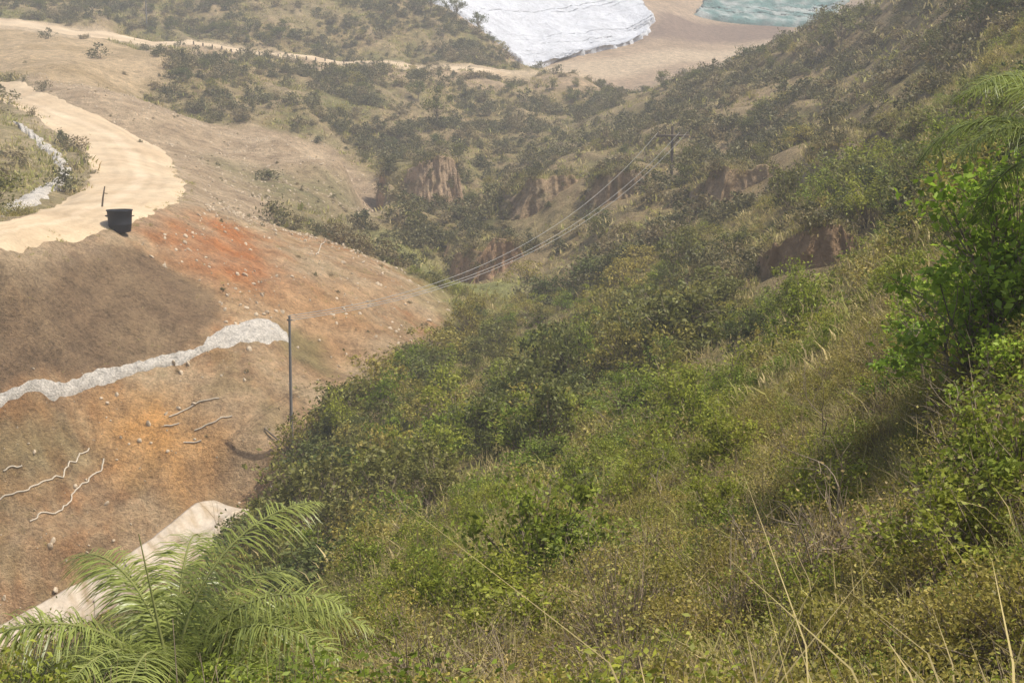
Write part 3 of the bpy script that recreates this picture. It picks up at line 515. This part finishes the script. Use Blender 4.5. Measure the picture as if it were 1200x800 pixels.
# ---------------- palms
def palm(name,base,crown_h,nf,L,seed,lean=(0,0),trunk=True,az=None):
    r=np.random.default_rng(seed); base=np.array(base); cr=base+[lean[0],lean[1],crown_h]; V=[];Fc=[];cc=[];o=0;tb=[]; NP=100
    for f in range(nf):
        aa=2*np.pi*f/nf*2.4+r.normal()*.2 if az is None else az[f]; el=math.radians(84-62*(f/nf)+r.normal()*6); l=L*(.8+.3*r.random()); s=np.linspace(0,1,26)
        d=np.array([math.cos(aa),math.sin(aa)]); ang=el-s**1.3*math.radians(95+20*r.random()); st=l/25
        h=np.cumsum(np.cos(ang))*st; z=np.cumsum(np.sin(ang))*st; pth=cr+np.stack([d[0]*h,d[1]*h,z],-1); tb.append(tube(pth,np.linspace(.028,.006,26),5))
        tg=unit(np.gradient(pth,axis=0)); ts=np.linspace(.12,1,NP); pc=np.stack([np.interp(ts,s,pth[:,i]) for i in range(3)],-1); tc=unit(np.stack([np.interp(ts,s,tg[:,i]) for i in range(3)],-1))
        side=unit(np.cross(tc,[0,0,1.])); up=np.cross(side,tc); ll=(.62*np.sin(np.clip(ts*.9+.12,0,1)*np.pi)**.6+.08)*L/3
        for sg in(-1,1):
            j=r.normal(size=(NP,1))*.16; dd=unit(side*sg*1.0+tc*(.55+j)+up*(.35+r.normal(size=(NP,1))*.3)); q=ll[:,None]*(.8+.4*r.random((NP,1))); wv=tc*.011*L/3
            rows=[]
            for sv,wk in((0,.6),(.35,1),(.7,.7),(1,.08)):
                p=pc+dd*q*sv-np.array([0,0,1.])*q*.6*sv**2; rows+=[p-wv*wk,p+wv*wk]
            vv=np.stack(rows,1).reshape(-1,3); i=np.arange(NP)[:,None]*8; ff=np.concatenate([i+[0,1,3,2],i+[2,3,5,4],i+[4,5,7,6]]); V.append(vv);Fc.append(ff+o);o+=len(vv); cc.append(np.repeat(np.stack([r.random(NP),np.full(NP,r.random()),np.zeros(NP)],-1),8,0))
    sp_=cr+np.stack([-.35*np.linspace(0,1,8)*L/3,0*np.linspace(0,1,8),np.linspace(0,.72*L,8)],-1); tb.append(tube(sp_,np.linspace(.03,.006,8),5))
    e=bpy.data.objects.new(name,None); scene.collection.objects.link(e)
    a=mesh_obj('leaflets',np.concatenate(V),np.concatenate(Fc),[m_palm],np.concatenate(cc)); a.parent=e
    Vt,Ft=join(tb); a=mesh_obj('frond_stems',Vt,Ft,[m_stem]); a.parent=e
    hh=np.linspace(0,1,14); tp=base+np.stack([lean[0]*hh,lean[1]*hh,(crown_h+.1)*hh-.3*(1-hh)],-1); Vt,Ft=tube(tp,.13+.02*(np.arange(14)%2),10); a=mesh_obj('trunk',Vt,Ft,[m_twig]); a.parent=e
m_stem=ground_mat('palm_stem',(.20,.21,.07),3,10,.2,0,.01)
ax=float(ray(205,800)[0])*16; gz=float(samp(ZZ,ax,16.)); palm('palm_tree',[ax,16,gz],max(.3,float(ray(195,848)[1])*16-gz),28,3.0,5)
ax=float(ray(1262,300)[0])*21; gz=float(samp(ZZ,ax,21.)); palm('palm_tree',[ax,21,gz],max(1.2,float(ray(1262,195)[1])*21-gz),22,2.7,8)
# bare saplings
def snag(name,b,H,seed,r0=.03):
    r=np.random.default_rng(seed); parts=[]
    def br(p,d,l,rad,dep):
        pts=[p];
        for _ in range(4): d=unit(d+r.normal(size=3)*.16); p=p+d*l/4; pts.append(p)
        parts.append(tube(pts,np.linspace(rad,rad*.5,5),5))
        if dep:
            for q in range(3): br(pts[2+q%3],unit(d+r.normal(size=3)*.75+[0,0,.15]),l*.6,rad*.5,dep-1)
    br(np.array(b)-[0,0,.1],np.array([r.normal()*.15,0,1.]),H*.6,r0,3); V,Fc=join(parts); return mesh_obj(name,V,Fc,[m_twig])
for i,(u,v,y0,y1,H) in enumerate([(470,660,25,60,2.8),(715,530,35,70,3.4),(640,620,25,50,2.4),(258,640,70,100,4.5),(850,470,30,70,3.4),(930,740,10,25,1.8),(1080,490,12,35,2.6),(1000,660,10,28,1.9),(855,400,60,110,4),(510,650,30,55,2.4),(780,620,20,40,2),(880,700,12,30,1.8),(1130,600,10,26,1.9),(960,560,15,40,2.2),(1060,720,9,22,1.5),(700,720,14,35,1.8)]):
    snag('bare_sapling',hit(u,v,y0,y1),H,200+i,.025)
# far trees
C_tree=coll('trees',[bush('tree_crown',s+70,m_mid,1.6,1.,900,.15,20,.2,2) for s in (1,2)])
def tree(u,v,y0,y1,H,R,seed,m=None):
    b=hit(u,v,y0,y1); e=bpy.data.objects.new('small_tree',None); scene.collection.objects.link(e)
    V,Fc=join([tube([b-[0,0,.3],b+[.1,0,H*.4],b+[0,0,H*.75]],[.16,.12,.06],7)]+[tube([b+[0,0,H*.4],b+[math.cos(q)*R*.6,math.sin(q)*R*.6,H*.75]],[.08,.03],5) for q in (0,1.5,3,4.6)])
    o=mesh_obj('trunk',V,Fc,[m_twig]); o.parent=e
    s=C_tree.objects[seed%2]; o=bpy.data.objects.new('crown',s.data); o.location=b+[0,0,H*.35]; o.scale=(R,R,H*.42); o.rotation_euler=(0,0,seed); scene.collection.objects.link(o); o.parent=e
for i,(u,v,y0,y1,H,R) in enumerate([(512,152,300,340,8,3.0),(560,30,425,440,6,2.6),(535,24,425,445,7,3),(505,18,425,450,7,3.2),(985,60,250,310,7,4),(490,120,320,390,5,2.5)]): tree(u,v,y0,y1,H,R,i)
# ---------------- light, sky, haze, camera
SE,SA=math.radians(62),math.radians(98)   # sun elevation, azimuth clockwise from +Y
wd=bpy.data.worlds.new('World'); scene.world=wd; wd.use_nodes=True; nt=wd.node_tree; sk=nt.nodes.new('ShaderNodeTexSky'); sk.sky_type='NISHITA'; sk.sun_disc=False; sk.sun_elevation=SE; sk.sun_rotation=SA; sk.dust_density=3
nt.links.new(sk.outputs[0],nt.nodes['Background'].inputs[0]); nt.nodes['Background'].inputs[1].default_value=.15
sl=bpy.data.lights.new('sun','SUN'); sl.energy=5.0; sl.angle=math.radians(.6); sl.color=(1,.94,.83); so=bpy.data.objects.new('sun',sl); scene.collection.objects.link(so)
sd=Vector((math.sin(SA)*math.cos(SE),math.cos(SA)*math.cos(SE),math.sin(SE))); so.rotation_euler=sd.to_track_quat('Z','Y').to_euler()
V,Fc=boxp(0,700,0,2600,2000,170)
mh=bpy.data.materials.new('haze'); mh.use_nodes=True; nt=mh.node_tree; nt.nodes.remove(nt.nodes['Principled BSDF']); vs=nt.nodes.new('ShaderNodeVolumeScatter'); vs.inputs['Density'].default_value=.0007; vs.inputs['Anisotropy'].default_value=0.; vs.inputs['Color'].default_value=(.98,.96,.94,1); nt.links.new(vs.outputs[0],nt.nodes['Material Output'].inputs['Volume'])
mesh_obj('atmospheric_haze',V,Fc,[mh])
cam=bpy.data.cameras.new('camera'); cam.lens=50; cam.sensor_width=36; cam.clip_end=6000; cam.clip_start=.1; co=bpy.data.objects.new('camera',cam); scene.collection.objects.link(co); co.location=(0,0,0); co.rotation_euler=(math.pi/2-PIT,0,0); scene.camera=co
scene.view_settings.view_transform='Standard'; scene.view_settings.look='None'; scene.view_settings.exposure=0
print('OK terrain',ZZ.shape)
